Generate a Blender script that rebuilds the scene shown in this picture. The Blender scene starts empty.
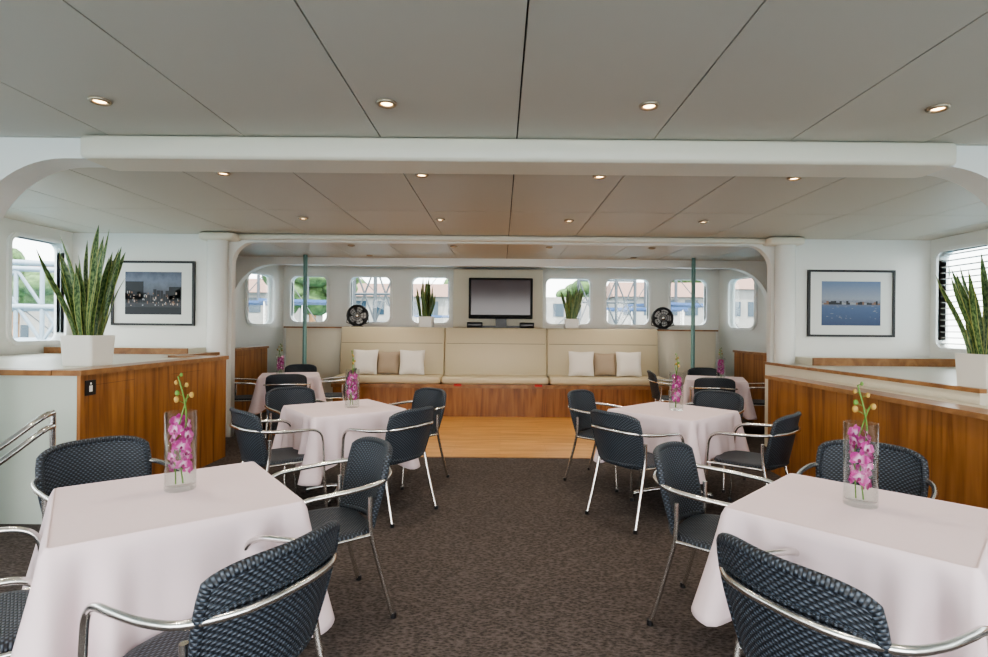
import bpy, math, random
from mathutils import Vector, Matrix
random.seed(7)
C = bpy.context.scene.collection

# ---------------------------------------------------------------- materials
def new_mat(name):
    m = bpy.data.materials.new(name); m.use_nodes = True
    nt = m.node_tree; b = nt.nodes['Principled BSDF']
    return m, nt, b
def simple(name, col, rough=0.5, metal=0.0, emis=None, es=0, spec=None, bump=0, bscale=200, var=0.0):
    m, nt, b = new_mat(name)
    b.inputs['Base Color'].default_value = (*col, 1)
    b.inputs['Roughness'].default_value = rough
    b.inputs['Metallic'].default_value = metal
    if spec is not None: b.inputs['Specular IOR Level'].default_value = spec
    if emis:
        b.inputs['Emission Color'].default_value = (*emis, 1); b.inputs['Emission Strength'].default_value = es
    if bump or var:
        tc = nt.nodes.new('ShaderNodeTexCoord'); n = nt.nodes.new('ShaderNodeTexNoise')
        n.inputs['Scale'].default_value = bscale; n.inputs['Detail'].default_value = 4
        nt.links.new(tc.outputs['Object'], n.inputs['Vector'])
        if bump:
            bp = nt.nodes.new('ShaderNodeBump'); bp.inputs['Strength'].default_value = bump; bp.inputs['Distance'].default_value = 0.01
            nt.links.new(n.outputs['Fac'], bp.inputs['Height']); nt.links.new(bp.outputs['Normal'], b.inputs['Normal'])
        if var:
            r = nt.nodes.new('ShaderNodeValToRGB')
            r.color_ramp.elements[0].position = 0.3; r.color_ramp.elements[1].position = 0.7
            r.color_ramp.elements[0].color = (*[c*(1-var) for c in col], 1)
            r.color_ramp.elements[1].color = (*[min(1, c*(1+var)) for c in col], 1)
            nt.links.new(n.outputs['Fac'], r.inputs['Fac']); nt.links.new(r.outputs['Color'], b.inputs['Base Color'])
    return m

def wood(name, c1, c2, c3, scale, rough=0.4, plank=None, axis=None):
    m, nt, b = new_mat(name); L = nt.links
    tc = nt.nodes.new('ShaderNodeTexCoord'); mp = nt.nodes.new('ShaderNodeMapping')
    mp.inputs['Scale'].default_value = scale
    L.new(tc.outputs['Object'], mp.inputs['Vector'])
    n = nt.nodes.new('ShaderNodeTexNoise'); n.inputs['Scale'].default_value = 1; n.inputs['Detail'].default_value = 6; n.inputs['Distortion'].default_value = .6
    L.new(mp.outputs['Vector'], n.inputs['Vector'])
    r = nt.nodes.new('ShaderNodeValToRGB'); e = r.color_ramp.elements
    e[0].position = .3; e[0].color = (*c1, 1); e[1].position = .72; e[1].color = (*c3, 1)
    x = e.new(.5); x.color = (*c2, 1)
    L.new(n.outputs['Fac'], r.inputs['Fac'])
    out = r.outputs['Color']
    if plank:
        br = nt.nodes.new('ShaderNodeTexBrick'); mp2 = nt.nodes.new('ShaderNodeMapping')
        mp2.inputs['Rotation'].default_value = axis or (0, 0, 0)
        L.new(tc.outputs['Object'], mp2.inputs['Vector']); L.new(mp2.outputs['Vector'], br.inputs['Vector'])
        br.inputs['Scale'].default_value = 1
        br.inputs['Brick Width'].default_value = plank[0]; br.inputs['Row Height'].default_value = plank[1]
        br.inputs['Mortar Size'].default_value = plank[2]; br.inputs['Bias'].default_value = 0
        br.inputs['Color1'].default_value = (1, 1, 1, 1); br.inputs['Color2'].default_value = (.86, .84, .82, 1)
        br.inputs['Mortar'].default_value = (.5, .45, .4, 1)
        mx = nt.nodes.new('ShaderNodeMix'); mx.data_type = 'RGBA'; mx.blend_type = 'MULTIPLY'
        mx.inputs['Factor'].default_value = 1
        L.new(out, mx.inputs[6]); L.new(br.outputs['Color'], mx.inputs[7]); out = mx.outputs[2]
    L.new(out, b.inputs['Base Color'])
    b.inputs['Roughness'].default_value = rough
    return m

M = {}
M['white'] = simple('wall_white_paint', (.84, .83, .785), .4, bump=.03, bscale=40)
M['ceil'] = simple('ceiling_vinyl_panel', (.62, .578, .50), .5, bump=.05, bscale=300)
M['beam'] = simple('beam_cream_paint', (.82, .755, .63), .35)
M['dark'] = simple('seam_dark', (.10, .085, .07), .8)
M['cream'] = simple('cream_laminate', (.74, .69, .57), .35)
M['palegreen'] = simple('pale_panel', (.56, .61, .55), .3)
M['vinyl'] = simple('cream_upholstery', (.64, .56, .40), .45, bump=.05, bscale=60)
M['teak'] = wood('teak_veneer', (.18, .062, .016), (.33, .135, .038), (.45, .20, .065), (14, 14, 1.1), .35, plank=(2.0, .5, .002), axis=(0, math.radians(90), 0))
M['trimwood'] = wood('wood_trim', (.22, .10, .04), (.31, .15, .06), (.40, .21, .09), (8, 8, 8), .3)
M['floorwood'] = wood('parquet_timber', (.55, .26, .075), (.70, .37, .12), (.82, .49, .18), (1.5, 14, 4), .3, plank=(1.1, .09, .0015))
M['alu'] = simple('polished_aluminium', (.76, .74, .71), .22, 1.0)
M['chrome'] = simple('chrome', (.8, .8, .8), .1, 1.0)
M['black'] = simple('black_plastic', (.012, .012, .014), .35)
M['screen'] = simple('tv_screen', (.10, .08, .09), .12)
M['pot'] = simple('white_ceramic', (.82, .80, .75), .3)
M['soil'] = simple('soil', (.05, .035, .02), .9, bump=.8, bscale=60)
M['pillow_w'] = simple('pillow_white', (.82, .78, .73), .9, bump=.1, bscale=150)
M['pillow_b'] = simple('pillow_taupe', (.42, .34, .26), .9, bump=.1, bscale=150)
M['teal'] = simple('teal_paint', (.16, .30, .28), .35)
M['cloth'] = simple('tablecloth_linen', (.78, .645, .675), .85, bump=.2, bscale=12)
M['stem'] = simple('orchid_stem', (.12, .24, .04), .5)
M['bud'] = simple('orchid_bud', (.45, .28, .07), .5)
M['red'] = simple('red_sticker', (.55, .03, .02), .5)
M['lampglow'] = simple('lamp_glow', (1, .9, .7), .5, emis=(1, .68, .36), es=6)
M['lampring'] = simple('lamp_ring_bronze', (.42, .34, .25), .3, .7)
M['mat'] = simple('picture_mat', (.80, .80, .76), .6)
M['blind'] = simple('window_trim_grey', (.6, .6, .6), .5)
M['frame'] = simple('window_frame_white', (.86, .86, .83), .3)
M['water'] = simple('harbour_water', (.10, .22, .28), .08, bump=.3, bscale=2)
M['foliage'] = simple('foliage', (.07, .12, .04), .9, var=.6, bscale=3, bump=1)
M['bldg'] = simple('building_render', (.28, .255, .23), .8, var=.2, bscale=.5)
M['roof'] = simple('building_roof', (.20, .11, .08), .8)
M['bglass'] = simple('building_glass', (.03, .05, .07), .1)
M['boat'] = simple('boat_gelcoat', (.60, .62, .64), .2)
M['bluecanvas'] = simple('boat_canvas', (.04, .08, .18), .7)
M['dock'] = simple('dock_concrete', (.22, .22, .21), .9)
M['steel'] = simple('weathered_steel', (.06, .065, .07), .6)
M['trusspaint'] = simple('truss_paint', (.24, .29, .34), .5)
M['ink'] = simple('print_dark_ink', (.012, .014, .02), .5)
M['inkw'] = simple('print_warm_ink', (.45, .35, .29), .5)
M['inkb'] = simple('print_brown_ink', (.22, .12, .08), .5)
M['inkg'] = simple('print_grey_ink', (.30, .31, .33), .5)

# carpet
m, nt, b = new_mat('carpet_charcoal'); L = nt.links
tc = nt.nodes.new('ShaderNodeTexCoord')
n1 = nt.nodes.new('ShaderNodeTexNoise'); n1.inputs['Scale'].default_value = 120; n1.inputs['Detail'].default_value = 3
v1 = nt.nodes.new('ShaderNodeTexVoronoi'); v1.inputs['Scale'].default_value = 52
mp = nt.nodes.new('ShaderNodeMapping'); mp.inputs['Scale'].default_value = (.8, 1.6, 1); mp.inputs['Rotation'].default_value = (0, 0, .25)
L.new(tc.outputs['Object'], mp.inputs['Vector'])
for n in (n1, v1): L.new(mp.outputs['Vector'], n.inputs['Vector'])
r = nt.nodes.new('ShaderNodeValToRGB'); e = r.color_ramp.elements
e[0].position = .25; e[0].color = (.019, .0155, .0145, 1); e[1].position = .85; e[1].color = (.135, .113, .105, 1)
mx = nt.nodes.new('ShaderNodeMath'); mx.operation = 'MULTIPLY_ADD'; mx.inputs[1].default_value = .6
L.new(v1.outputs['Distance'], mx.inputs[0])
mm = nt.nodes.new('ShaderNodeMath'); mm.operation = 'MULTIPLY'; mm.inputs[1].default_value = .6
L.new(n1.outputs['Fac'], mm.inputs[0]); L.new(mm.outputs[0], mx.inputs[2])
L.new(mx.outputs[0], r.inputs['Fac']); L.new(r.outputs['Color'], b.inputs['Base Color'])
b.inputs['Roughness'].default_value = .95; b.inputs['Specular IOR Level'].default_value = .2
bp = nt.nodes.new('ShaderNodeBump'); bp.inputs['Strength'].default_value = .6; bp.inputs['Distance'].default_value = .01
L.new(mx.outputs[0], bp.inputs['Height']); L.new(bp.outputs['Normal'], b.inputs['Normal'])
M['carpet'] = m

# wicker : vertical stakes with horizontal strands alternating over/under
m, nt, b = new_mat('woven_wicker_navy'); L = nt.links
tc = nt.nodes.new('ShaderNodeTexCoord'); sp = nt.nodes.new('ShaderNodeSeparateXYZ'); L.new(tc.outputs['UV'], sp.inputs[0])
def mth(op, a, b_=None, c=None, nt=None):
    nt = nt or globals()['nt']
    n = nt.nodes.new('ShaderNodeMath'); n.operation = op
    for i, v in enumerate((a, b_, c)):
        if v is None: continue
        if isinstance(v, (int, float)): n.inputs[i].default_value = v
        else: nt.links.new(v, n.inputs[i])
    return n.outputs[0]
u_, v_ = sp.outputs[0], sp.outputs[1]
PX, PY = .024, .0100
row = mth('FLOOR', mth('DIVIDE', v_, PY))
par = mth('MULTIPLY', mth('MODULO', mth('ABSOLUTE', row), 2.0), math.pi)
strand = mth('ABSOLUTE', mth('SINE', mth('MULTIPLY', v_, math.pi/PY)))
weave = mth('MULTIPLY_ADD', mth('SINE', mth('ADD', mth('MULTIPLY', u_, 2*math.pi/PX), par)), .5, .5)
h_ = mth('MULTIPLY', mth('POWER', strand, .6), mth('MULTIPLY_ADD', weave, .8, .2))
r = nt.nodes.new('ShaderNodeValToRGB'); e = r.color_ramp.elements
e[0].position = .08; e[0].color = (.004, .005, .007, 1); e[1].position = 1; e[1].color = (.105, .130, .165, 1)
x = e.new(.5); x.color = (.028, .036, .050, 1)
L.new(h_, r.inputs['Fac']); L.new(r.outputs['Color'], b.inputs['Base Color'])
bp = nt.nodes.new('ShaderNodeBump'); bp.inputs['Strength'].default_value = .8; bp.inputs['Distance'].default_value = .004
L.new(h_, bp.inputs['Height']); L.new(bp.outputs['Normal'], b.inputs['Normal'])
b.inputs['Roughness'].default_value = .45
M['wicker'] = m

def glassmat(name, tint, base, amp):
    m = bpy.data.materials.new(name); m.use_nodes = True; nt = m.node_tree; nt.nodes.clear()
    o = nt.nodes.new('ShaderNodeOutputMaterial'); mx = nt.nodes.new('ShaderNodeMixShader')
    t = nt.nodes.new('ShaderNodeBsdfTransparent'); t.inputs[0].default_value = (*tint, 1)
    g = nt.nodes.new('ShaderNodeBsdfGlossy'); g.inputs['Roughness'].default_value = .03
    lw = nt.nodes.new('ShaderNodeLayerWeight'); lw.inputs['Blend'].default_value = .5
    f = mth('MULTIPLY_ADD', mth('POWER', lw.outputs['Facing'], 3.5, nt=nt), amp, base, nt=nt)
    nt.links.new(f, mx.inputs[0])
    nt.links.new(t.outputs[0], mx.inputs[1]); nt.links.new(g.outputs[0], mx.inputs[2]); nt.links.new(mx.outputs[0], o.inputs[0])
    return m
M['vaseglass'] = glassmat('vase_glass', (.94, .96, .95), .02, .5)
M['winglass'] = glassmat('window_glass', (.93, .96, .96), .03, .5)

def uvramp(name, stops, rough=.5):
    m, nt, b = new_mat(name); L = nt.links
    tc = nt.nodes.new('ShaderNodeTexCoord'); sp = nt.nodes.new('ShaderNodeSeparateXYZ'); L.new(tc.outputs['UV'], sp.inputs[0])
    r = nt.nodes.new('ShaderNodeValToRGB'); e = r.color_ramp.elements
    while len(e) < len(stops): e.new(.5)
    for i, (p, c) in enumerate(stops): e[i].position = p; e[i].color = (*c, 1)
    L.new(sp.outputs[1], r.inputs['Fac']); L.new(r.outputs['Color'], b.inputs['Base Color']); b.inputs['Roughness'].default_value = rough
    return m
M['petal'] = uvramp('orchid_petal', [(0, (.9, .78, .85)), (.25, (.78, .38, .62)), (.5, (.46, .015, .24)), (.9, (.52, .03, .30)), (1, (.70, .25, .50))], .5)
M['lip'] = simple('orchid_lip', (.28, .004, .12), .5)
m, nt, b = new_mat('snake_plant_leaf'); L = nt.links
tc = nt.nodes.new('ShaderNodeTexCoord'); mp = nt.nodes.new('ShaderNodeMapping'); mp.inputs['Scale'].default_value = (1.2, 22, 1)
L.new(tc.outputs['UV'], mp.inputs['Vector'])
n = nt.nodes.new('ShaderNodeTexNoise'); n.inputs['Scale'].default_value = 1.5; n.inputs['Detail'].default_value = 3; L.new(mp.outputs['Vector'], n.inputs['Vector'])
r = nt.nodes.new('ShaderNodeValToRGB'); e = r.color_ramp.elements
e[0].position = .4; e[0].color = (.03, .085, .025, 1); e[1].position = .62; e[1].color = (.20, .30, .11, 1)
L.new(n.outputs['Fac'], r.inputs['Fac'])
sp = nt.nodes.new('ShaderNodeSeparateXYZ'); L.new(tc.outputs['UV'], sp.inputs[0])
ab = nt.nodes.new('ShaderNodeMath'); ab.operation = 'ABSOLUTE'; L.new(sp.outputs[0], ab.inputs[0])
gt = nt.nodes.new('ShaderNodeMath'); gt.operation = 'GREATER_THAN'; gt.inputs[1].default_value = .8; L.new(ab.outputs[0], gt.inputs[0])
mx = nt.nodes.new('ShaderNodeMix'); mx.data_type = 'RGBA'; L.new(gt.outputs[0], mx.inputs['Factor'])
L.new(r.outputs['Color'], mx.inputs[6]); mx.inputs[7].default_value = (.42, .44, .14, 1)
L.new(mx.outputs[2], b.inputs['Base Color']); b.inputs['Roughness'].default_value = .4
M['leaf'] = m
def picmat(name, stops, amp=.5, sc=(9, 9)):
    m, nt, b = new_mat(name); L = nt.links
    tc = nt.nodes.new('ShaderNodeTexCoord'); sp = nt.nodes.new('ShaderNodeSeparateXYZ'); L.new(tc.outputs['UV'], sp.inputs[0])
    mp = nt.nodes.new('ShaderNodeMapping'); mp.inputs['Scale'].default_value = (*sc, 1); L.new(tc.outputs['UV'], mp.inputs['Vector'])
    n = nt.nodes.new('ShaderNodeTexNoise'); n.inputs['Scale'].default_value = 1; n.inputs['Detail'].default_value = 8; n.inputs['Roughness'].default_value = .7; L.new(mp.outputs['Vector'], n.inputs['Vector'])
    a = nt.nodes.new('ShaderNodeMath'); a.operation = 'MULTIPLY_ADD'; a.inputs[1].default_value = amp
    s = nt.nodes.new('ShaderNodeMath'); s.operation = 'SUBTRACT'; s.inputs[1].default_value = .5
    L.new(n.outputs['Fac'], s.inputs[0]); L.new(s.outputs[0], a.inputs[0]); L.new(sp.outputs[1], a.inputs[2])
    r = nt.nodes.new('ShaderNodeValToRGB'); e = r.color_ramp.elements
    while len(e) < len(stops): e.new(.5)
    for i, (p, c) in enumerate(stops): e[i].position = p; e[i].color = (*c, 1)
    L.new(a.outputs[0], r.inputs['Fac']); L.new(r.outputs['Color'], b.inputs['Base Color']); b.inputs['Roughness'].default_value = .4
    return m
M['pic1'] = picmat('photo_print_night', [(0, (.015, .017, .022)), (.35, (.05, .05, .06)), (.55, (.09, .10, .13)), (.8, (.15, .18, .25)), (1, (.07, .09, .14))], .5, (5, 4))
M['pic2'] = picmat('photo_print_harbour', [(0, (.03, .055, .14)), (.42, (.07, .12, .24)), (.5, (.16, .16, .20)), (.6, (.30, .33, .40)), (1, (.14, .21, .36))], .18, (14, 22))

# ---------------------------------------------------------------- mesh builder
class MB:
    def __init__(s): s.v = []; s.f = []; s.m = []; s.s = []; s.uv = []; s.mats = []
    def mi(s, k):
        if k not in s.mats: s.mats.append(k)
        return s.mats.index(k)
    def add(s, vs, fs, mat, smooth=False, uv=None, T=None):
        o = len(s.v); i = s.mi(mat)
        for v in vs: s.v.append(tuple(T @ Vector(v)) if T else tuple(v))
        for k, f in enumerate(fs):
            s.f.append([a+o for a in f]); s.m.append(i); s.s.append(smooth)
            s.uv.append([uv[a] for a in f] if uv else [(0, 0)]*len(f))
    def box(s, x0, x1, y0, y1, z0, z1, mat, T=None, bev=0):
        if bev:
            b_ = bev
            def oct(ins, z):
                a = b_+ins*.4
                X0, X1, Y0, Y1 = x0+ins, x1-ins, y0+ins, y1-ins
                return [(X0+a, Y0, z), (X1-a, Y0, z), (X1, Y0+a, z), (X1, Y1-a, z), (X1-a, Y1, z), (X0+a, Y1, z), (X0, Y1-a, z), (X0, Y0+a, z)]
            rings = [oct(b_, z0), oct(b_*.3, z0+b_*.3), oct(0, z0+b_), oct(0, z1-b_), oct(b_*.3, z1-b_*.3), oct(b_, z1)]
            s.loft(rings, mat, True, T, caps=True); return
        vs = [(x0, y0, z0), (x1, y0, z0), (x1, y1, z0), (x0, y1, z0), (x0, y0, z1), (x1, y0, z1), (x1, y1, z1), (x0, y1, z1)]
        fs = [(0, 3, 2, 1), (4, 5, 6, 7), (0, 1, 5, 4), (1, 2, 6, 5), (2, 3, 7, 6), (3, 0, 4, 7)]
        s.add(vs, fs, mat, False, None, T)
    def loft(s, rings, mat, smooth=True, T=None, caps=True, closed=True, uvf=None):
        n = len(rings[0]); vs = [p for r in rings for p in r]; fs = []
        for i in range(len(rings)-1):
            for j in range(n if closed else n-1):
                k = (j+1) % n
                fs.append((i*n+j, i*n+k, (i+1)*n+k, (i+1)*n+j))
        uv = None
        if uvf: uv = [uvf(i, j) for i in range(len(rings)) for j in range(n)]
        s.add(vs, fs, mat, smooth, uv, T)
        if caps:
            s.add(list(rings[0])[::-1], [tuple(range(n))], mat, False, [(p[0], p[1]) for p in list(rings[0])[::-1]], T)
            s.add(list(rings[-1]), [tuple(range(n))], mat, False, [(p[0], p[1]) for p in rings[-1]], T)
    def tube(s, path, r, mat, seg=10, T=None, closed=False):
        P = [Vector(p) for p in path]; n = len(P); rings = []
        R = r if isinstance(r, (list, tuple)) else [r]*n
        t = (P[1]-P[0]).normalized(); up = Vector((0, 0, 1)) if abs(t.z) < .9 else Vector((1, 0, 0))
        nx = t.cross(up).normalized(); ls = 0; lens = []
        for i in range(n):
            if closed: tt = (P[(i+1) % n]-P[i-1]).normalized()
            else: tt = (P[min(i+1, n-1)]-P[max(i-1, 0)]).normalized()
            nx = (nx-tt*nx.dot(tt)).normalized(); ny = tt.cross(nx)
            rings.append([tuple(P[i]+(nx*math.cos(a)+ny*math.sin(a))*R[i]) for a in [2*math.pi*k/seg for k in range(seg)]])
            if i: ls += (P[i]-P[i-1]).length
            lens.append(ls)
        if closed: rings.append(rings[0]); lens.append(ls)
        s.loft(rings, mat, True, T, caps=not closed, uvf=lambda i, j: (j*2*math.pi*(R[0])/seg, lens[i]))
    def lathe(s, prof, mat, seg=24, T=None, smooth=True, caps=True):
        rings = [[(r*math.cos(2*math.pi*k/seg), r*math.sin(2*math.pi*k/seg), z) for k in range(seg)] for r, z in prof]
        s.loft(rings, mat, smooth, T, caps=caps)
    def ell(s, c, rx, ry, rz, mat, seg=12, T=None):
        pr = []
        for i in range(1, 8):
            a = -math.pi/2+math.pi*i/8
            pr.append([(c[0]+rx*math.cos(a)*math.cos(2*math.pi*k/seg), c[1]+ry*math.cos(a)*math.sin(2*math.pi*k/seg), c[2]+rz*math.sin(a)) for k in range(seg)])
        s.loft(pr, mat, True, T)
    def mesh(s, name):
        me = bpy.data.meshes.new(name); me.from_pydata(s.v, [], s.f)
        for k in s.mats: me.materials.append(M[k])
        me.polygons.foreach_set('material_index', s.m); me.polygons.foreach_set('use_smooth', s.s)
        ul = me.uv_layers.new(name='UVMap'); flat = [c for f in s.uv for p in f for c in p]
        ul.data.foreach_set('uv', flat); me.update(); return me
    def obj(s, name, loc=(0, 0, 0), rot=0, parent=None):
        return place(s.mesh(name), name, loc, rot, parent)
def place(me, name, loc=(0, 0, 0), rot=0, parent=None):
    o = bpy.data.objects.new(name, me); C.objects.link(o); o.location = loc; o.rotation_euler = (0, 0, rot)
    if parent: o.parent = parent
    return o
def empty(name, loc=(0, 0, 0), rot=0):
    o = bpy.data.objects.new(name, None); C.objects.link(o); o.location = loc; o.rotation_euler = (0, 0, rot); o.empty_display_size = .1
    return o
def cat(pts, n=6, closed=False):
    P = [Vector(p) for p in pts]; out = []; N = len(P)
    for i in range(N if closed else N-1):
        p0 = P[i-1] if (i > 0 or closed) else P[0]*2-P[1]; p1 = P[i]; p2 = P[(i+1) % N]
        p3 = P[(i+2) % N] if (i+2 < N or closed) else P[-1]*2-P[-2]
        for k in range(n):
            t = k/n
            out.append(.5*((2*p1)+(-p0+p2)*t+(2*p0-5*p1+4*p2-p3)*t*t+(-p0+3*p1-3*p2+p3)*t**3))
    if not closed: out.append(P[-1])
    return out
def rrect(x0, x1, z0, z1, r, n=6):
    o = []
    for cx, cz, a0 in ((x1-r, z1-r, 0), (x0+r, z1-r, 90), (x0+r, z0+r, 180), (x1-r, z0+r, 270)):
        for k in range(n+1):
            a = math.radians(a0+90*k/n); o.append((cx+r*math.cos(a), cz+r*math.sin(a)))
    return o
def panel(name, outer, holes, thick, origin, ex, mat, parent=None, bevel=0):
    cu = bpy.data.curves.new(name+'_c', 'CURVE'); cu.dimensions = '2D'; cu.fill_mode = 'BOTH'; cu.extrude = thick/2
    cu.bevel_depth = bevel
    for poly in [outer]+holes:
        sp = cu.splines.new('POLY'); sp.points.add(len(poly)-1); sp.use_cyclic_u = True
        for i, p in enumerate(poly): sp.points[i].co = (p[0], p[1], 0, 1)
    co = bpy.data.objects.new('tmp', cu); C.objects.link(co)
    dg = bpy.context.evaluated_depsgraph_get(); dg.update()
    me = bpy.data.meshes.new_from_object(co.evaluated_get(dg)); bpy.data.objects.remove(co)
    me.materials.clear(); me.materials.append(M[mat]); me.name = name
    ex = Vector(ex).normalized(); ey = Vector((0, 0, 1)); ez = ex.cross(ey)
    Mx = Matrix(((ex.x, ey.x, ez.x, origin[0]), (ex.y, ey.y, ez.y, origin[1]), (ex.z, ey.z, ez.z, origin[2]), (0, 0, 0, 1)))
    me.transform(Mx)
    return place(me, name, parent=parent)
wcount = [0]
def window(x0, x1, z0, z1, r, origin, ex, fw=.045, slats=False):
    wcount[0] += 1
    root = empty('window_%d' % wcount[0])
    ex = Vector(ex).normalized(); n = ex.cross(Vector((0, 0, 1)))
    o = Vector(origin)
    panel('frame', rrect(x0-fw, x1+fw, z0-fw, z1+fw, r+fw), [rrect(x0, x1, z0, z1, r)], .16, o, ex, 'frame', root)
    panel('glass', rrect(x0, x1, z0, z1, r), [], .006, o, ex, 'winglass', root)
    if slats:
        b = MB(); k = z0+.05
        T = Matrix(((ex.x, n.x, 0, o.x), (ex.y, n.y, 0, o.y), (0, 0, 1, o.z), (0, 0, 0, 1)))
        while k < z1-.02:
            b.box(x0, x1, -.02, .02, k, k+.012, 'blind', T); k += .075
        b.obj('blind_slats', parent=root)

# ---------------------------------------------------------------- room
H = 2.65
b = MB(); b.box(-5.7, 5.7, -2.5, 10.9, -.15, -.012, 'dark')
b.box(-5.7, 5.7, -2.5, 6.07, -.012, 0, 'carpet')
b.box(-5.7, -2.45, 6.07, 10.9, -.012, 0, 'carpet'); b.box(2.45, 5.7, 6.07, 10.9, -.012, 0, 'carpet')
b.box(-2.45, 2.45, 6.07, 10.9, -.012, .002, 'floorwood')
b.box(-2.45, 2.45, 6.05, 6.08, -.012, .005, 'trimwood')
b.obj('floor')
b = MB(); g = .0042
xs = [-5.7]+[.09+.86*k for k in range(-6, 7)]+[5.7]
for (y0, y1, cuts) in ((-2.5, 3.45, []), (3.45, 7.0, [5.55]), (7.0, 10.9, [8.6])):
    ys = [y0]+cuts+[y1]
    for i in range(len(ys)-1):
        for j in range(len(xs)-1):
            b.box(xs[j]+g, xs[j+1]-g, ys[i]+g, ys[i+1]-g, H, H+.03, 'ceil')
b.box(-5.7, 5.7, -2.5, 10.9, H+.03, H+.12, 'dark')
b.obj('ceiling')

for sx, nm in ((-1, 'left'), (1, 'right')):
    holes = [(6.15, 6.92), (4.75, 5.75), (3.4, 4.4), (2.0, 3.0), (.5, 1.6), (-1.4, -.2)]  # only the farthest opening is in view; nearer ones added to let in daylight
    panel('wall_'+nm, [(-2.5, 0), (7.1, 0), (7.1, H), (-2.5, H)], [rrect(a, c, 1.25, 2.47, .1) for a, c in holes], .1, (sx*5.65, 0, 0), (0, 1, 0), 'white')
    for a, c in holes: window(a, c, 1.25, 2.47, .1, (sx*5.65, 0, 0), (0, 1, 0), slats=(sx == 1))
def portal(name, y, t, inner, rc, ztop, outerx, colw, H=H, mat='white'):
    pts = [(-outerx, H), (-outerx, ztop+.02), (-inner-colw, ztop+.02), (-inner-colw, 0), (-inner, 0)]
    for k in range(17):
        a = math.radians(180-90*k/16); pts.append((-inner+rc+rc*math.cos(a), ztop-rc+rc*math.sin(a)))
    for k in range(17):
        a = math.radians(90-90*k/16); pts.append((inner-rc+rc*math.cos(a), ztop-rc+rc*math.sin(a)))
    pts += [(inner, 0), (inner+colw, 0), (inner+colw, ztop+.02), (outerx, ztop+.02), (outerx, H)]
    return panel(name, pts, [], t, (0, y, 0), (1, 0, 0), mat)
portal('trim_1', 3.57, .2, 3.47, .66, 2.52, 5.6, .3)
b = MB(); b.box(-2.66, 2.86, 3.38, 3.7, 2.50, 2.645, 'beam', bev=.022); b.obj('trim_2')
def bulk():
    inner, rc, zt = 3.52, .3, 2.56
    pts = [(-5.6, H), (-5.6, 0), (-inner, 0)]
    for k in range(9):
        a = math.radians(180-90*k/8); pts.append((-inner+rc+rc*math.cos(a), zt-rc+rc*math.sin(a)))
    for k in range(9):
        a = math.radians(90-90*k/8); pts.append((inner-rc+rc*math.cos(a), zt-rc+rc*math.sin(a)))
    pts += [(inner, 0), (5.6, 0), (5.6, H)]
    panel('wall_mid', pts, [], .1, (0, 7.1, 0), (1, 0, 0), 'white')
bulk()
b = MB()
b.box(-3.8, 3.8, 6.96, 7.05, 2.575, 2.645, 'beam', bev=.02)
for s in (-1, 1):
    x0, x1 = sorted((s*3.54, s*3.78)); b.box(x0, x1, 6.88, 7.05, 0, 2.64, 'white', bev=.05)
    x0, x1 = sorted((s*3.40, s*3.84)); b.box(x0, x1, 6.82, 7.05, 2.55, 2.64, 'beam', bev=.02)
b.obj('trim_3')
portal('trim_4', 9.35, .14, 4.62, .7, 2.52, 5.6, 1.0)
for s, nm in ((-1, 'far_left'), (1, 'far_right')):
    panel('wall_'+nm, [(7.15, 0), (9.3, 0), (9.3, H), (7.15, H)], [], .1, (s*5.2, 0, 0), (0, 1, 0), 'white')
    p0 = Vector((s*4.75, 9.42, 0)); p1 = Vector((s*4.3, 10.65, 0)); Ln = (p1-p0).length
    panel('wall_angled_'+nm[4:], [(0, 0), (Ln, 0), (Ln, H), (0, H)], [rrect(.36, .98, 1.5, 2.42, .12)], .08, p0, (p1-p0), 'white')
    window(.36, .98, 1.5, 2.42, .12, p0, (p1-p0))
wins = [(-4.12, -3.42), (-2.96, -2.18), (-1.75, -1.02), (.88, 1.75), (2.06, 2.89), (3.32, 4.02)]
panel('wall_back', [(-4.35, 0), (4.35, 0), (4.35, H), (-4.35, H)], [rrect(a, c, 1.55, 2.44, .12) for a, c in wins], .1, (0, 10.65, 0), (1, 0, 0), 'white')
for a, c in wins: window(a, c, 1.55, 2.44, .12, (0, 10.65, 0), (1, 0, 0))

# left half wall (teak) with counter, pale stair panel
b = MB(); b.box(-3.2, -3.05, 3.99, 6.0, 0, 1.08, 'teak'); b.box(-3.24, -3.03, 3.90, 6.02, 1.08, 1.12, 'trimwood')
b.box(-3.075, -3.05, 3.92, 3.99, 0, 1.08, 'teak')
b.box(-3.66, -3.60, 6.0, 6.86, 0, 1.08, 'teak'); b.box(-3.70, -3.57, 6.0, 6.86, 1.08, 1.12, 'trimwood')
b.box(-3.6, -3.2, 5.93, 5.99, 0, 1.08, 'teak'); b.box(-3.6, -3.24, 5.89, 6.02, 1.08, 1.12, 'trimwood')
b.box(-5.58, -3.076, 3.92, 3.985, 0, 1.08, 'palegreen'); b.box(-5.58, -3.25, 3.90, 4.03, 1.08, 1.12, 'trimwood')
b.box(-5.58, -3.25, 4.04, 5.88, 1.03, 1.10, 'cream'); b.box(-5.58, -3.72, 5.88, 7.04, 1.03, 1.10, 'cream')
b.box(-5.58, -4.6, 4.04, 7.04, 0, 1.03, 'white'); b.box(-5.56, -3.82, 6.6, 7.04, 1.10, 1.17, 'cream'); b.box(-5.56, -3.82, 6.57, 6.6, 1.10, 1.175, 'trimwood')
b.obj('half_wall_left')
b = MB(); b.box(2.80, 2.94, 1.3, 5.65, 0, .95, 'teak'); b.box(2.77, 2.97, 1.28, 5.67, .95, .985, 'trimwood')
b.box(2.97, 3.3, 5.55, 5.63, 0, .93, 'teak')
b.box(2.98, 3.32, 1.3, 5.54, .90, .95, 'cream'); b.box(3.33, 3.42, 3.75, 6.8, 0, 1.03, 'cream')
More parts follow.
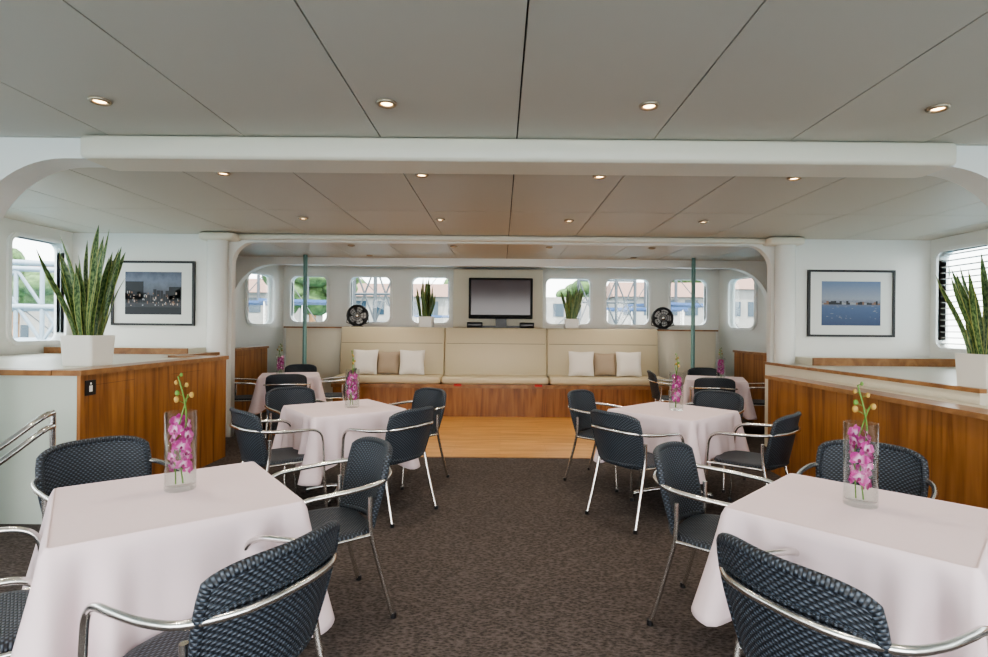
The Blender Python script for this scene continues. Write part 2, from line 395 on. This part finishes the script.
b.box(3.42, 5.58, 3.75, 6.8, .98, 1.03, 'cream'); b.box(3.31, 3.36, 3.73, 6.8, 1.03, 1.06, 'trimwood')
b.box(3.82, 5.58, 6.62, 7.04, 1.03, 1.12, 'cream'); b.box(3.82, 5.58, 6.59, 6.62, 1.03, 1.125, 'trimwood')
b.obj('half_wall_right')
for s, nm in ((-1, 'far_left'), (1, 'far_right')):
    b = MB(); x0, x1 = sorted((s*4.0, s*4.1)); b.box(x0, x1, 7.2, 9.25, 0, 1.08, 'teak')
    b.box(min(x0, x1)-.02, max(x0, x1)+.02, 7.18, 9.27, 1.08, 1.115, 'trimwood'); b.obj('half_wall_'+nm)

b = MB(); b.box(-3.85, 3.85, 9.68, 10.58, 0, 1.43, 'cream'); b.box(-3.88, 3.88, 9.64, 10.58, 1.43, 1.455, 'trimwood')
b.obj('console_ledge')
b = MB(); b.box(-.90, .78, 10.1, 10.57, 1.457, 2.56, 'cream', bev=.02); b.obj('tv_console')
b = MB()
b.box(-2.75, 2.75, 8.85, 9.6, 0, .52, 'teak')
b.box(-2.77, 2.77, 8.82, 8.86, .47, .53, 'trimwood')
for x0, x1 in ((-2.75, -.99), (-.97, .79), (.81, 2.75)):
    b.box(x0, x1, 8.83, 9.42, .53, .65, 'vinyl', bev=.03)
sh = Matrix(((1, 0, 0, 0), (0, 1, .16, -.16*.62), (0, 0, 1, 0), (0, 0, 0, 1)))
for x0, x1 in ((-2.80, -.985), (-.975, .80), (.81, 2.75)):
    b.box(x0, x1, 9.33, 9.50, .62, 1.46, 'vinyl', T=sh, bev=.025)
    b.box(x0+.03, x1-.03, 9.327, 9.34, 1.18, 1.186, 'dark', T=sh)
for x in (-.7, .62): b.box(x-.06, x+.06, 8.815, 8.822, .50, .54, 'red')
b.obj('banquette_bench')
def pillow(x, y, mat, size=.40, rot=0):
    b = MB(); n = 12
    for sgn in (1, -1):
        vs = []; fs = []; uv = []
        for i in range(n+1):
            for j in range(n+1):
                u = i/n*2-1; v = j/n*2-1
                th = .075*((1-u**4)*(1-v**4))**.6
                k = 1-.07*(1-abs(u))*abs(v)**3; k2 = 1-.07*(1-abs(v))*abs(u)**3
                vs.append((u*size/2*k2, sgn*th, size/2+v*size/2*k)); uv.append((u, v))
        for i in range(n):
            for j in range(n):
                a = i*(n+1)+j; f = (a, a+n+1, a+n+2, a+1); fs.append(f if sgn < 0 else f[::-1])
        b.add(vs, fs, mat, True, uv)
    o = b.obj('throw_pillow', (x, y, .655)); o.rotation_euler = (math.radians(-14), 0, rot)
for x, mt in ((-2.30, 'pillow_w'), (-1.93, 'pillow_b'), (-1.50, 'pillow_w'), (1.36, 'pillow_w'), (1.78, 'pillow_b'), (2.17, 'pillow_w')):
    pillow(x, 9.10 if mt != 'pillow_b' else 9.2, mt, .43 if mt != 'pillow_b' else .40, random.uniform(-.1, .1))
b = MB(); b.box(-.60, .58, 9.93, 9.99, 1.63, 2.38, 'black', bev=.012); b.box(-.555, .535, 9.925, 9.931, 1.70, 2.34, 'screen')
b.box(-.1, .1, 9.95, 9.99, 1.50, 1.64, 'black'); b.box(-.3, .3, 9.85, 10.05, 1.458, 1.475, 'black'); b.obj('television')
b = MB(); b.box(-.62, -.34, 9.78, 9.98, 1.46, 1.56, 'black', bev=.01); b.box(.34, .60, 9.78, 9.98, 1.46, 1.56, 'black', bev=.01)
b.box(-.34, .34, 9.80, 9.84, 1.46, 1.50, 'black')
b.box(-.60, -.36, 9.775, 9.782, 1.51, 1.518, 'screen'); b.box(.36, .58, 9.775, 9.782, 1.51, 1.518, 'screen'); b.obj('media_player')
def fan(x, y, z):
    b = MB(); R = .18; cz = .21
    def ring(r, yy, t): b.tube([(r*math.cos(a), yy, cz+r*math.sin(a)) for a in [2*math.pi*k/28 for k in range(28)]], t, 'black', 8, closed=True)
    ring(R, 0, .022); ring(R, .05, .018); ring(.12, -.03, .005); ring(.07, -.04, .005)
    b.lathe([(R, .08), (.12, .12), (.05, .14)], 'black', 24, T=Matrix.Translation((0, 0, cz)) @ Matrix.Rotation(math.radians(-90), 4, 'X'))
    for k in range(16):
        a = 2*math.pi*k/16; b.tube([(.03*math.cos(a), -.05, cz+.03*math.sin(a)), (.12*math.cos(a), -.035, cz+.12*math.sin(a)), (R*math.cos(a), 0, cz+R*math.sin(a))], .003, 'black', 5)
    b.ell((0, -.01, cz), .05, .05, .05, 'chrome')
    for k in range(5):
        a = 2*math.pi*k/5; c, s_ = math.cos(a), math.sin(a)
        pts = []
        for rr, w in ((.03, .02), (.08, .05), (.13, .06), (.155, .03)):
            for ww in (-w, w): pts.append((rr*c-ww*s_, .01+ww*.35, cz+rr*s_+ww*c))
        b.add(pts, [(0, 1, 3, 2), (2, 3, 5, 4), (4, 5, 7, 6)], 'blind', True)
    b.tube([(0, .03, cz-R), (0, .03, .02)], .015, 'black'); b.lathe([(.11, 0), (.11, .015), (.04, .03)], 'black')
    b.tube([(-.19, .02, cz), (-.2, .02, .08), (0, .02, .02), (.2, .02, .08), (.19, .02, cz)], .008, 'black')
    b.obj('desk_fan', (x, y, z))
fan(-2.62, 9.85, 1.456); fan(2.95, 9.85, 1.456)
for x in (-3.27, 3.2):
    b = MB(); b.lathe([(.033, 0), (.033, 2.648)], 'teal', 16); b.lathe([(.06, 0), (.06, .015), (.035, .02)], 'teal', 16); b.obj('support_pole', (x, 9.0, 0.001))

def snake(x, y, z, w, hpot, hl, n, seed, wl=.03, tl=1.0):
    rnd = random.Random(seed); root = empty('potted_snake_plant', (x, y, z), rnd.uniform(-.05, .05))
    b = MB(); t = .015
    def sq(r, zz): return [(q[0], q[1], zz) for q in rrect(-r, r, -r, r, .02, 3)]
    b.loft([sq(w*.45, 0), sq(w*.46, .01), sq(w*.5, hpot-.008), sq(w*.495, hpot), sq(w*.5-t, hpot), sq(w*.5-t, hpot-.04)], 'pot', False)
    b.loft([sq(w*.5-t, hpot-.045), sq(w*.5-t, hpot-.035)], 'soil', False)
    b.obj('planter_box', parent=root)
    b = MB()
    for i in range(n):
        a = rnd.uniform(0, 6.28); rr = (rnd.random()**.6)*w*.36; bx, by = rr*math.cos(a), rr*math.sin(a)
        ln = hl*rnd.uniform(.55, 1.0)*(1-.25*rr/(w*.36)); tilt = (.05+.30*rr/(w*.36)*rnd.uniform(.4, 1))*tl; ww = wl*rnd.uniform(.75, 1.1)
        fa = rnd.uniform(0, 6.28); tw = rnd.uniform(-.9, .9); S = 12; vs = []; uv = []; fs = []
        for k in range(S+1):
            u = k/S; wd = ww*(.55+.45*math.sin(min(u*1.6, 1.57)))*(1 if u < .6 else max(.02, 1-((u-.6)/.4)**2.2))
            off = tilt*ln*(u**1.3); cx = bx+math.cos(a)*off+.012*math.sin(u*5+i); cy = by+math.sin(a)*off; cz = hpot-.05+u*ln
            th = fa+tw*u; dx, dy = math.cos(th), math.sin(th)
            for q in (-1, -.5, 0, .5, 1):
                f = .28*wd*(abs(q)); vs.append((cx+dx*wd*q-dy*f, cy+dy*wd*q+dx*f, cz)); uv.append((q, u*ln+i*.37))
        for k in range(S):
            for q in range(4):
                c = k*5+q; fs.append((c, c+1, c+6, c+5))
        b.add(vs, fs, 'leaf', True, uv)
    b.obj('leaves', parent=root)
snake(-3.56, 4.66, 1.101, .28, .26, 1.05, 42, 3, .031, 1.1)
snake(3.66, 4.05, 1.031, .29, .26, .90, 40, 5, .028, 1.1)
snake(-1.36, 9.85, 1.456, .26, .20, .84, 28, 8, .034, .75)
snake(1.28, 9.85, 1.456, .26, .18, .78, 28, 11, .034, .85)

def picture(x0, x1, z0, z1, mt, kind):
    root = empty('framed_picture', ((x0+x1)/2, 7.04, (z0+z1)/2)); w = (x1-x0)/2; h = (z1-z0)/2; f = .028
    panel('frame', [(-w, -h), (w, -h), (w, h), (-w, h)], [[(-w+f, -h+f), (w-f, -h+f), (w-f, h-f), (-w+f, h-f)]], .035, (0, -.01, 0), (1, 0, 0), 'black', root)
    b = MB(); b.box(-w+f, w-f, -.008, .005, -h+f, h-f, 'mat'); a = w*.68; c = h*.66
    b.add([(-a, -.0095, -c), (a, -.0095, -c), (a, -.0095, c), (-a, -.0095, c)], [(0, 1, 2, 3)], mt, False, [(0, 0), (1.4, 0), (1.4, 1), (0, 1)])
    rnd = random.Random(4 if kind else 9)
    def flat(xa, xb, za, zb, mat, y=-.010): b.add([(xa, y, za), (xb, y, za), (xb, y, zb), (xa, y, zb)], [(0, 1, 2, 3)], mat)
    if kind == 0:      # evening party on deck : dark canopy, lit crowd
        flat(-a, -a*.35, -c*.3, c*.55, 'ink'); flat(a*.55, a, -c*.3, c*.3, 'ink')
        x = -a
        while x < a-.03:
            ww = rnd.uniform(.02, .06); hh = rnd.uniform(-.04, .06)
            flat(x, min(a, x+ww), -c*.45, hh, 'ink'); x += ww+.004
        for k in range(60):
            q = rnd.uniform(-a+.02, a-.03); z = rnd.uniform(-c*.6, 0); flat(q, q+rnd.uniform(.006, .02), z, z+rnd.uniform(.008, .035), rnd.choice(['inkw', 'inkg', 'inkb']), -.011-.00001*k)
        flat(-a, a, -c, -c*.66, 'ink', -.0105)
    else:              # harbour with waterfront buildings
        x = -a
        while x < a-.03:
            ww = rnd.uniform(.02, .05); hh = rnd.uniform(.0, .035)
            flat(x, min(a, x+ww), -.015, hh, rnd.choice(['inkb', 'inkb', 'ink', 'inkg'])); x += ww
        for k in range(22):
            q = rnd.uniform(-a+.02, a-.05); z = rnd.uniform(-c*.7, -c*.1); flat(q, q+rnd.uniform(.01, .04), z, z+.004, 'inkg', -.0105)
    b.obj('print', parent=root)
picture(-5.07, -3.99, 1.45, 2.29, 'pic1', 0); picture(3.99, 5.12, 1.38, 2.25, 'pic2', 1)

b = MB(); b.box(-3.049, -3.042, 3.96, 4.06, .93, 1.04, 'black'); b.box(-3.042, -3.040, 3.995, 4.025, .955, 1.0, 'frame'); b.ell((-3.041, 4.01, 1.015), .002, .009, .009, 'frame', 8)
b.obj('restroom_sign')

b = MB()
for dz in (0, -.09):
    b.tube(cat([(-3.00, 3.62, .86+dz), (-2.98, 3.50, .84+dz), (-3.05, 3.3, .70+dz), (-3.2, 2.95, .45+dz), (-3.32, 2.65, .22+dz)], 6), .02, 'chrome', 12)
b.tube([(-3.00, 3.62, 0), (-3.00, 3.62, .86)], .018, 'chrome', 12)
b.tube([(-3.32, 2.65, 0), (-3.32, 2.65, .22)], .018, 'chrome', 12)
b.obj('stair_handrail')

dm = MB(); ringp = [(.043*math.cos(a), .043*math.sin(a), -.003) for a in [2*math.pi*k/24 for k in range(24)]]
dm.tube(ringp, .012, 'lampring', 8, closed=True); dm.lathe([(.030, -.004), (.030, -.001)], 'lampglow', 20)
dme = dm.mesh('downlight')
for y, xl in ((2.88, (-2.15, -.62, .78, 2.32)), (4.22, (-2.18, -.63, .76, 2.28)), (5.95, (-2.19, -.68, .74, 2.22)), (.9, (-2.15, -.62, .78, 2.32)), (7.9, (-2.2, -.7, .7, 2.2)), (9.0, (-2.2, 2.2))):
    for x in xl:
        o = place(dme, 'downlight', (x, y, H-.002))
        ld = bpy.data.lights.new('lamp', 'SPOT'); ld.energy = 20; ld.color = (1, .87, .70); ld.spot_size = math.radians(120); ld.spot_blend = .8; ld.shadow_soft_size = .04
        lo = bpy.data.objects.new('lamp', ld); C.objects.link(lo); lo.parent = o; lo.location = (0, 0, -.02)

# ---------------------------------------------------------------- chair
def chair_mesh():
    b = MB()
    def sup(rx, ry, z, n=40, e=3.6):
        o = []
        for k in range(n):
            a = 2*math.pi*k/n; c, s_ = math.cos(a), math.sin(a)
            o.append((math.copysign(abs(c)**(2/e), c)*rx, .01+math.copysign(abs(s_)**(2/e), s_)*ry, z))
        return o
    rings = [sup(.215, .205, .415), sup(.232, .222, .422), sup(.238, .228, .437), sup(.23, .22, .452), sup(.20, .19, .457), sup(.12, .11, .451), sup(.02, .02, .447)]
    b.loft(rings, 'wicker', True, uvf=lambda i, j: (rings[i][j][0], rings[i][j][1]))
    NU, NV = 26, 14
    def bp(u, v, off=0):
        w = .205+.04*math.sin(min(v, 1)*1.57)
        top = .825-.04*abs(u)**4
        z = .455+(top-.455)*v
        y = -(.175+.075*(1-u*u))-.075*v
        x = w*u*(1-.06*(abs(u)**6)*(v**4))
        nrm = Vector((-.5*u, 1, .15)).normalized()
        return Vector((x, y, z))+nrm*off
    for off, fl_ in ((.011, True), (-.011, False)):
        vs = []; uv = []; fs = []
        for i in range(NU+1):
            for j in range(NV+1):
                u = i/NU*2-1; v = j/NV; vs.append(tuple(bp(u, v, off))); uv.append((u*.26, v*.35))
        for i in range(NU):
            for j in range(NV):
                a = i*(NV+1)+j; f = (a, a+NV+1, a+NV+2, a+1); fs.append(f if fl_ else f[::-1])
        b.add(vs, fs, 'wicker', True, uv)
    per = [bp(-1, v/8) for v in range(9)]+[bp(u/12-1, 1) for u in range(1, 24)]+[bp(1, 1-v/8) for v in range(9)]+[bp(1-u/12, 0) for u in range(1, 24)]
    b.tube(per, .017, 'wicker', 10, closed=True)
    b.tube([bp(u/12-1, .74, -.012) for u in range(0, 25)], .007, 'wicker', 6)
    R = .0125
    half = [(.275, .265, 0), (.268, .245, .25), (.264, .232, .52), (.266, .215, .615), (.274, .16, .66), (.284, .05, .672), (.286, -.08, .68), (.262, -.20, .69), (.18, -.285, .70), (.09, -.318, .705)]
    pts = half+[(0, -.325, .706)]+[(-x, y, z) for x, y, z in reversed(half)]
    b.tube(cat(pts, 5), R, 'alu', 12)
    for s in (-1, 1):
        b.tube(cat([(s*.232, -.165, .62), (s*.228, -.17, .45), (s*.235, -.23, .2), (s*.245, -.285, 0)], 5), R, 'alu', 12)
        b.tube([(s*.266, .235, .43), (s*.232, .1, .425), (s*.228, -.17, .43)], .010, 'alu', 10)
        for q, r_ in (((s*.275, .265, 0), .016), ((s*.245, -.285, 0), .016)):
            b.lathe([(r_, 0), (r_, .025)], 'black', 12, T=Matrix.Translation(q))
    b.tube([(-.266, .235, .405), (.266, .235, .405)], .010, 'alu', 10)
    b.tube([(-.229, -.172, .43), (.229, -.172, .43)], .010, 'alu', 10)
    return b.mesh('dining_chair')
CH = chair_mesh()
def chair(x, y, fx, fy):
    place(CH, 'dining_chair', (x, y, 0.001), math.atan2(fy, fx)-math.pi/2)

# ---------------------------------------------------------------- tables
def table(x, y, rot, side=.80, seed=0, dd=0):
    rnd = random.Random(seed); root = empty('dining_table', (x, y, 0.001), rot)
    top = .75; h = side/2
    b = MB(); hh = h-.015
    b.box(-hh, hh, -hh, hh, top-.03, top-.004, 'trimwood')
    b.lathe([(.032, .06), (.032, top-.03)], 'alu', 20); b.lathe([(.12, top-.045), (.12, top-.031)], 'alu', 20)
    b.lathe([(.07, .04), (.06, .07), (.034, .10)], 'alu', 20)
    for k in range(4):
        a = math.radians(45+90*k); c, s_ = math.cos(a), math.sin(a)
        b.tube(cat([(.03*c, .03*s_, .075), (.18*c, .18*s_, .055), (.33*c, .33*s_, .022)], 5), .018, 'alu', 10)
        b.lathe([(.02, 0), (.02, .02)], 'black', 12, T=Matrix.Translation((.33*c, .33*s_, 0)))
    b.obj('pedestal_table', parent=root)
    b = MB(); per = []; N = 72; r = .02
    dirs = [(1, 0), (0, 1), (-1, 0), (0, -1)]
    for q in range(4):
        n = Vector((dirs[q][0], dirs[q][1], 0)); t = Vector((-n.y, n.x, 0))
        for i in range(N):
            s_ = -(h-r)+2*(h-r)*i/(N-1); per.append((n*h+t*s_, n, h-abs(s_), q+i/N))
        for i in range(1, 8):
            a = math.radians(90*i/8); nn = (n*math.cos(a)+t*math.sin(a)); per.append((n*(h-r)+t*(h-r)+nn*r, nn, 0, q+1))
    ph = [rnd.uniform(0, 6.28) for _ in range(6)]
    rows = [(-.010, 0), (-.003, .002), (0, .008)]
    rings = []
    for off, dz in rows: rings.append([(*(p+n*off).to_2d(), top+.002-dz) for p, n, d, s_ in per])
    K = 18
    for k in range(1, K+1):
        u = k/K; ring = []
        for p, n, d, s_ in per:
            cr = math.exp(-(d/.045)**2); c2 = math.exp(-((d-.095)/.036)**2); c3 = math.exp(-((d-.17)/.04)**2); c4 = math.exp(-((d-.24)/.035)**2)
            wv = math.sin(s_*9+ph[0])*.4+math.sin(s_*24+ph[1])*.6+math.sin(s_*5+ph[2])*.3
            drop = .35+dd+.13*math.exp(-(d/.14)**2)+.015*math.sin(s_*6+ph[3])
            out = .008+u*(.024+.020*wv*(1-cr))+cr*.09*u**1.15-.055*c2*u**.8+.032*c3*u-.020*c4*u
            pp = p+n*max(out, -.03); ring.append((pp.x, pp.y, top-.006-drop*u))
        rings.append(ring)
    b.loft(rings, 'cloth', True, caps=False)
    r0 = rings[0]; b.add(r0, [tuple(range(len(r0)))], 'cloth', False)
    o = b.obj('tablecloth', parent=root)
    sm = o.modifiers.new('t', 'SOLIDIFY'); sm.thickness = .002; sm.offset = -1
    return root

def bloom(b, c, d, R, roll, rnd):
    d = Vector(d).normalized(); up = Vector((0, 0, 1)); sx = d.cross(up).normalized(); uy = sx.cross(d).normalized()
    def petal(ang, ln, wd, lift):
        a = ang+roll; ax = sx*math.cos(a)+uy*math.sin(a); bx = sx*-math.sin(a)+uy*math.cos(a); S = 6; vs = []; uv = []; fs = []
        for i in range(S+1):
            u = i/S; w = wd*math.sin(math.pi*min(.08+u*.9, .985))**.7
            for q in (-1, 0, 1):
                vs.append(tuple(Vector(c)+ax*ln*u+bx*w*q+d*(lift*math.sin(u*2.4)+.25*w*abs(q)))); uv.append((q, u))
        for i in range(S):
            for q in range(2): k = i*3+q; fs.append((k, k+1, k+4, k+3))
        b.add(vs, fs, 'petal', True, uv)
    for a in (90, 215, 325): petal(math.radians(a), R, R*.30, .006)
    for a in (18, 162): petal(math.radians(a), R*1.0, R*.5, .012)
    b.ell(tuple(Vector(c)+d*.012-uy*.006), R*.17, R*.17, R*.22, 'lip', 8)
def vase(x, y, z, seed, H_=.33, R=.06):
    rnd = random.Random(seed); root = empty('orchid_vase', (x, y, z), rnd.uniform(0, 6))
    b = MB(); b.lathe([(R*.96, 0), (R, .004), (R, H_), (R-.003, H_), (R-.003, .022), (.001, .02)], 'vaseglass', 32); b.obj('glass_cylinder', parent=root)
    b = MB(); nb = 15; zs = (H_-.13)/(nb-1)
    for i in range(nb):
        a = i*2.4+rnd.uniform(-.4, .4); zz = .085+i*zs; rr = rnd.uniform(.012, .026)
        bloom(b, (rr*math.cos(a), rr*math.sin(a), zz), (math.cos(a), math.sin(a), rnd.uniform(-.3, .5)), rnd.uniform(.031, .038), rnd.uniform(-.5, .5), rnd)
    b.obj('orchid_blooms', parent=root)
    b = MB(); k = H_/.33
    st = cat([(.01, 0, .022), (.0, .01, .15*k), (.02, 0, .28*k), (.01, -.01, .38*k), (-.012, .0, .48*k)], 6)
    b.tube(st, .0035, 'stem', 6); b.tube(cat([(-.015, .01, .022), (-.02, 0, .2*k), (.0, .0, .3*k), (.03, .01, .40*k)], 6), .003, 'stem', 6)
    for i, t in enumerate((1.0, .94, .88, .82, .76, .71)):
        p = st[int(t*(len(st)-1))]; sd = -1 if i % 2 else 1; e = .014+.004*i
        q = p+Vector((sd*e, .006*sd, .006+.003*i))
        b.tube([p, q], .0015, 'stem', 5)
        b.ell(tuple(q), .006+.001*i, .005+.001*i, .009+.001*i, 'bud' if i % 3 else 'stem', 10)
    b.obj('stem_and_buds', parent=root)

ZT = .7535+.001
table(-1.34, 2.23, math.radians(38), .80, 1); vase(-1.36, 2.30, ZT, 1)
table(1.42, 2.12, math.radians(44), .76, 2, -.06);  vase(1.45, 2.17, ZT, 2)
table(-1.36, 4.70, math.radians(38), .80, 3); vase(-1.29, 4.70, ZT, 3)
table(1.50, 4.70, math.radians(42), .80, 4, -.04);  vase(1.53, 4.70, ZT, 4)
table(-3.06, 7.85, math.radians(20), .80, 5); vase(-3.16, 7.75, ZT, 5, .30)
table(3.12, 7.85, math.radians(-20), .80, 6);  vase(3.16, 7.75, ZT, 6, .30)
# near left
chair(-1.93, 2.70, .80, -.60); chair(-.90, 2.74, -.82, -.57); chair(-.87, 1.69, -.90, .43); chair(-1.78, 1.76, .75, .66)
# near right
chair(1.12, 2.68, .80, -.60); chair(1.03, 1.61, .90, .43); chair(1.84, 2.74, -.66, -.75); chair(2.02, 1.60, -.7, .7)
# mid left
chair(-.88, 4.28, -.84, .55); chair(-1.72, 4.20, .70, .70); chair(-1.92, 5.22, .7, -.7); chair(-.88, 5.22, -.7, -.7)
# mid right
chair(1.06, 4.2, .82, .57); chair(1.0, 5.2, .8, -.6); chair(1.96, 4.22, -.72, .7); chair(2.0, 5.22, -.7, -.7)
# far
chair(-3.60, 7.62, .9, .25); chair(-2.85, 7.25, -.25, .85); chair(-2.48, 8.0, -.9, -.15); chair(-3.2, 8.48, .1, -.9)
chair(3.62, 7.62, -.9, .25); chair(2.85, 7.25, .25, .85); chair(2.52, 8.0, .9, -.15); chair(3.25, 8.48, -.1, -.9)

# ---------------------------------------------------------------- outside
b = MB(); b.box(-150, 150, -60, 160, -2.7, -2.5, 'water'); b.obj('harbour_water')
def building(x, y, w, d, h, rt=True, rot=0):
    b = MB(); b.box(-w/2, w/2, 0, d, -2.5, h, 'bldg')
    n = int(w/1.6)
    for i in range(n):
        for zz in [q for q in (.2, 2.6, 5) if q+1.3 < h]:
            b.box(-w/2+.5+i*1.6, -w/2+1.5+i*1.6, -.05, 0, zz, zz+1.2, 'bglass')
    if rt:
        b.add([(-w/2-.4, -.4, h), (w/2+.4, -.4, h), (w/2+.4, d+.4, h), (-w/2-.4, d+.4, h), (-w/2, d/2, h+1.4), (w/2, d/2, h+1.4)], [(0, 1, 5, 4), (2, 3, 4, 5), (0, 4, 3), (1, 2, 5), (0, 3, 2, 1)], 'roof')
    b.obj('waterfront_building', (x, y, 0), rot)
building(-22, 44, 11, 6, 4.2); building(-9, 48, 9, 6, 4.2); building(4, 50, 9, 6, 4.4, False); building(13, 42, 8, 6, 4.0); building(24, 44, 12, 6, 4.8)
building(-46, 44, 14, 7, 6, True, .6)
def tree(x, y, h, s):
    rnd = random.Random(s); b = MB(); b.tube([(0, 0, -2.49), (.1, 0, h*.5)], .25, 'trimwood', 8)
    for i in range(14): b.ell((rnd.uniform(-2.4, 2.4), rnd.uniform(-1, 1), h*.6+rnd.uniform(-1.6, 1.4)), rnd.uniform(.7, 1.5), 1.1, rnd.uniform(.6, 1.2), 'foliage', 9)
    b.obj('tree', (x, y, 0))
for i, (x, y, h) in enumerate(((-29, 52, 9), (-17, 56, 10), (-14, 57, 8), (-3.5, 58, 7.5), (9, 59, 8), (19, 54, 9), (31, 56, 10), (-20, 36, 9), (28, 38, 8), (-13, 37, 7.5), (-36, 40, 8))): tree(x, y, h, i)
def yacht(x, y, rot, s=1.0):
    b = MB(); rings = []
    for t in range(9):
        u = t/8; w = 1.7*(1-u**3*.97); zt = .2+.5*u*u
        rings.append([(-5+10*u, -w, zt), (-5+10*u, -w*.75, -1.2), (-5+10*u, w*.75, -1.2), (-5+10*u, w, zt)])
    b.loft(rings, 'boat', False)
    b.box(-3.6, 1.6, -1.25, 1.25, .2, 1.7, 'boat', bev=.15); b.box(-3.2, 1.65, -1.28, 1.28, .9, 1.4, 'bglass')
    b.box(-3.2, -.2, -1.1, 1.1, 1.7, 2.3, 'boat', bev=.1); b.box(-3.3, .1, -1.3, 1.3, 3.3, 3.4, 'bluecanvas')
    for px in (-3.1, 0):
        for py in (-1.1, 1.1): b.tube([(px, py, 2.2), (px, py, 3.3)], .03, 'alu', 6)
    b.tube([(-1.5, 0, 3.3), (-1.5, 0, 7)], .07, 'steel', 6)
    b.tube([(-1.5, 0, 6.5), (-5, 0, 2)], .02, 'steel', 5); b.tube([(-1.5, 0, 6.5), (4.5, 0, .7)], .02, 'steel', 5)
    for k in range(8): b.tube([(1.2+k*.45, 1.2-k*.12, .35), (1.2+k*.45, 1.2-k*.12, 1.1)], .02, 'alu', 5)
    o = b.obj('moored_yacht', (x, y, -1.25)); o.rotation_euler[2] = rot; o.scale = (s, s, s)
yacht(-7.5, 26, .4, 1.15); yacht(-15.5, 31, 2.9, 1.2); yacht(5.5, 27, 2.8, 1.1); yacht(11, 30, .5, 1.2); yacht(-1.5, 31, 0, 1.0); yacht(19, 30, .3, 1.2); yacht(-22, 20, 1, 1.3); yacht(24, 18, 2, 1.3)
def gantry(x, y, w, h):
    b = MB(); n = 4
    for i in range(n): b.tube([(-w/2+i*w/(n-1), 0, -2.49), (-w/2+i*w/(n-1), 0, h)], .06, 'steel', 8)
    for z in (1.6, 2.5, 3.4, h-.05):
        if z < h: b.tube([(-w/2, 0, z), (w/2, 0, z)], .045, 'steel', 8)
    for i in range(n-1):
        a, c = -w/2+i*w/(n-1), -w/2+(i+1)*w/(n-1)
        b.tube([(a, 0, 1.6), (c, 0, 3.4)], .03, 'steel', 6); b.tube([(c, 0, 1.6), (a, 0, 3.4)], .03, 'steel', 6)
    b.obj('steel_gantry', (x, y, 0))
gantry(-4.3, 17, 2.0, 4.6); gantry(4.1, 21, 2.2, 3.4)
b = MB()
for yy in (0, 1.3):
    for zz in (1.15, 1.75, 2.5): b.tube([(-3, yy, zz), (3, yy, zz)], .05, 'trusspaint', 8)
    for i in range(9):
        x = -3+i*.75; b.tube([(x, yy, 0), (x, yy, 2.5)], .035, 'trusspaint', 8)
        if i < 8: b.tube([(x, yy, 1.15 if i % 2 else 2.5), (x+.75, yy, 2.5 if i % 2 else 1.15)], .03, 'trusspaint', 8)
b.box(-3, 3, 0, 1.3, -.1, .0, 'dock'); b.box(-3, 3, -.9, -.1, -2.49, -.12, 'dock'); b.obj('gangway_truss', (-8.6, 9.0, 0), math.radians(25))

# ---------------------------------------------------------------- world / sun
w = bpy.data.worlds.new('World'); bpy.context.scene.world = w; w.use_nodes = True; nt = w.node_tree; bg = nt.nodes['Background']
tc = nt.nodes.new('ShaderNodeTexCoord'); sp = nt.nodes.new('ShaderNodeSeparateXYZ'); r = nt.nodes.new('ShaderNodeValToRGB')
nt.links.new(tc.outputs['Generated'], sp.inputs[0]); nt.links.new(sp.outputs[2], r.inputs['Fac'])
e = r.color_ramp.elements; e[0].position = 0; e[0].color = (1, .975, .935, 1); e[1].position = .6; e[1].color = (.84, .91, 1, 1)
nt.links.new(r.outputs['Color'], bg.inputs['Color']); bg.inputs['Strength'].default_value = 3.4
sd = bpy.data.lights.new('sun', 'SUN'); sd.energy = 6; sd.angle = .02; sd.color = (1, .95, .87)
so = bpy.data.objects.new('sun', sd); C.objects.link(so); so.rotation_euler = (math.radians(25), math.radians(12), 0)

# ---------------------------------------------------------------- camera
cd = bpy.data.cameras.new('camera'); cd.sensor_width = 36; cd.lens = 540/988*36; cd.shift_x = -7/988; cd.clip_end = 500
co = bpy.data.objects.new('camera', cd); C.objects.link(co)
co.matrix_world = Matrix.Translation((0, 0, 1.45)) @ Matrix.Rotation(math.radians(90), 4, 'X') @ Matrix.Rotation(math.radians(.5), 4, 'Z')
bpy.context.scene.camera = co
sc = bpy.context.scene
sc.view_settings.view_transform = 'AgX'; sc.view_settings.look = 'AgX - Medium High Contrast'; sc.view_settings.exposure = 1.05
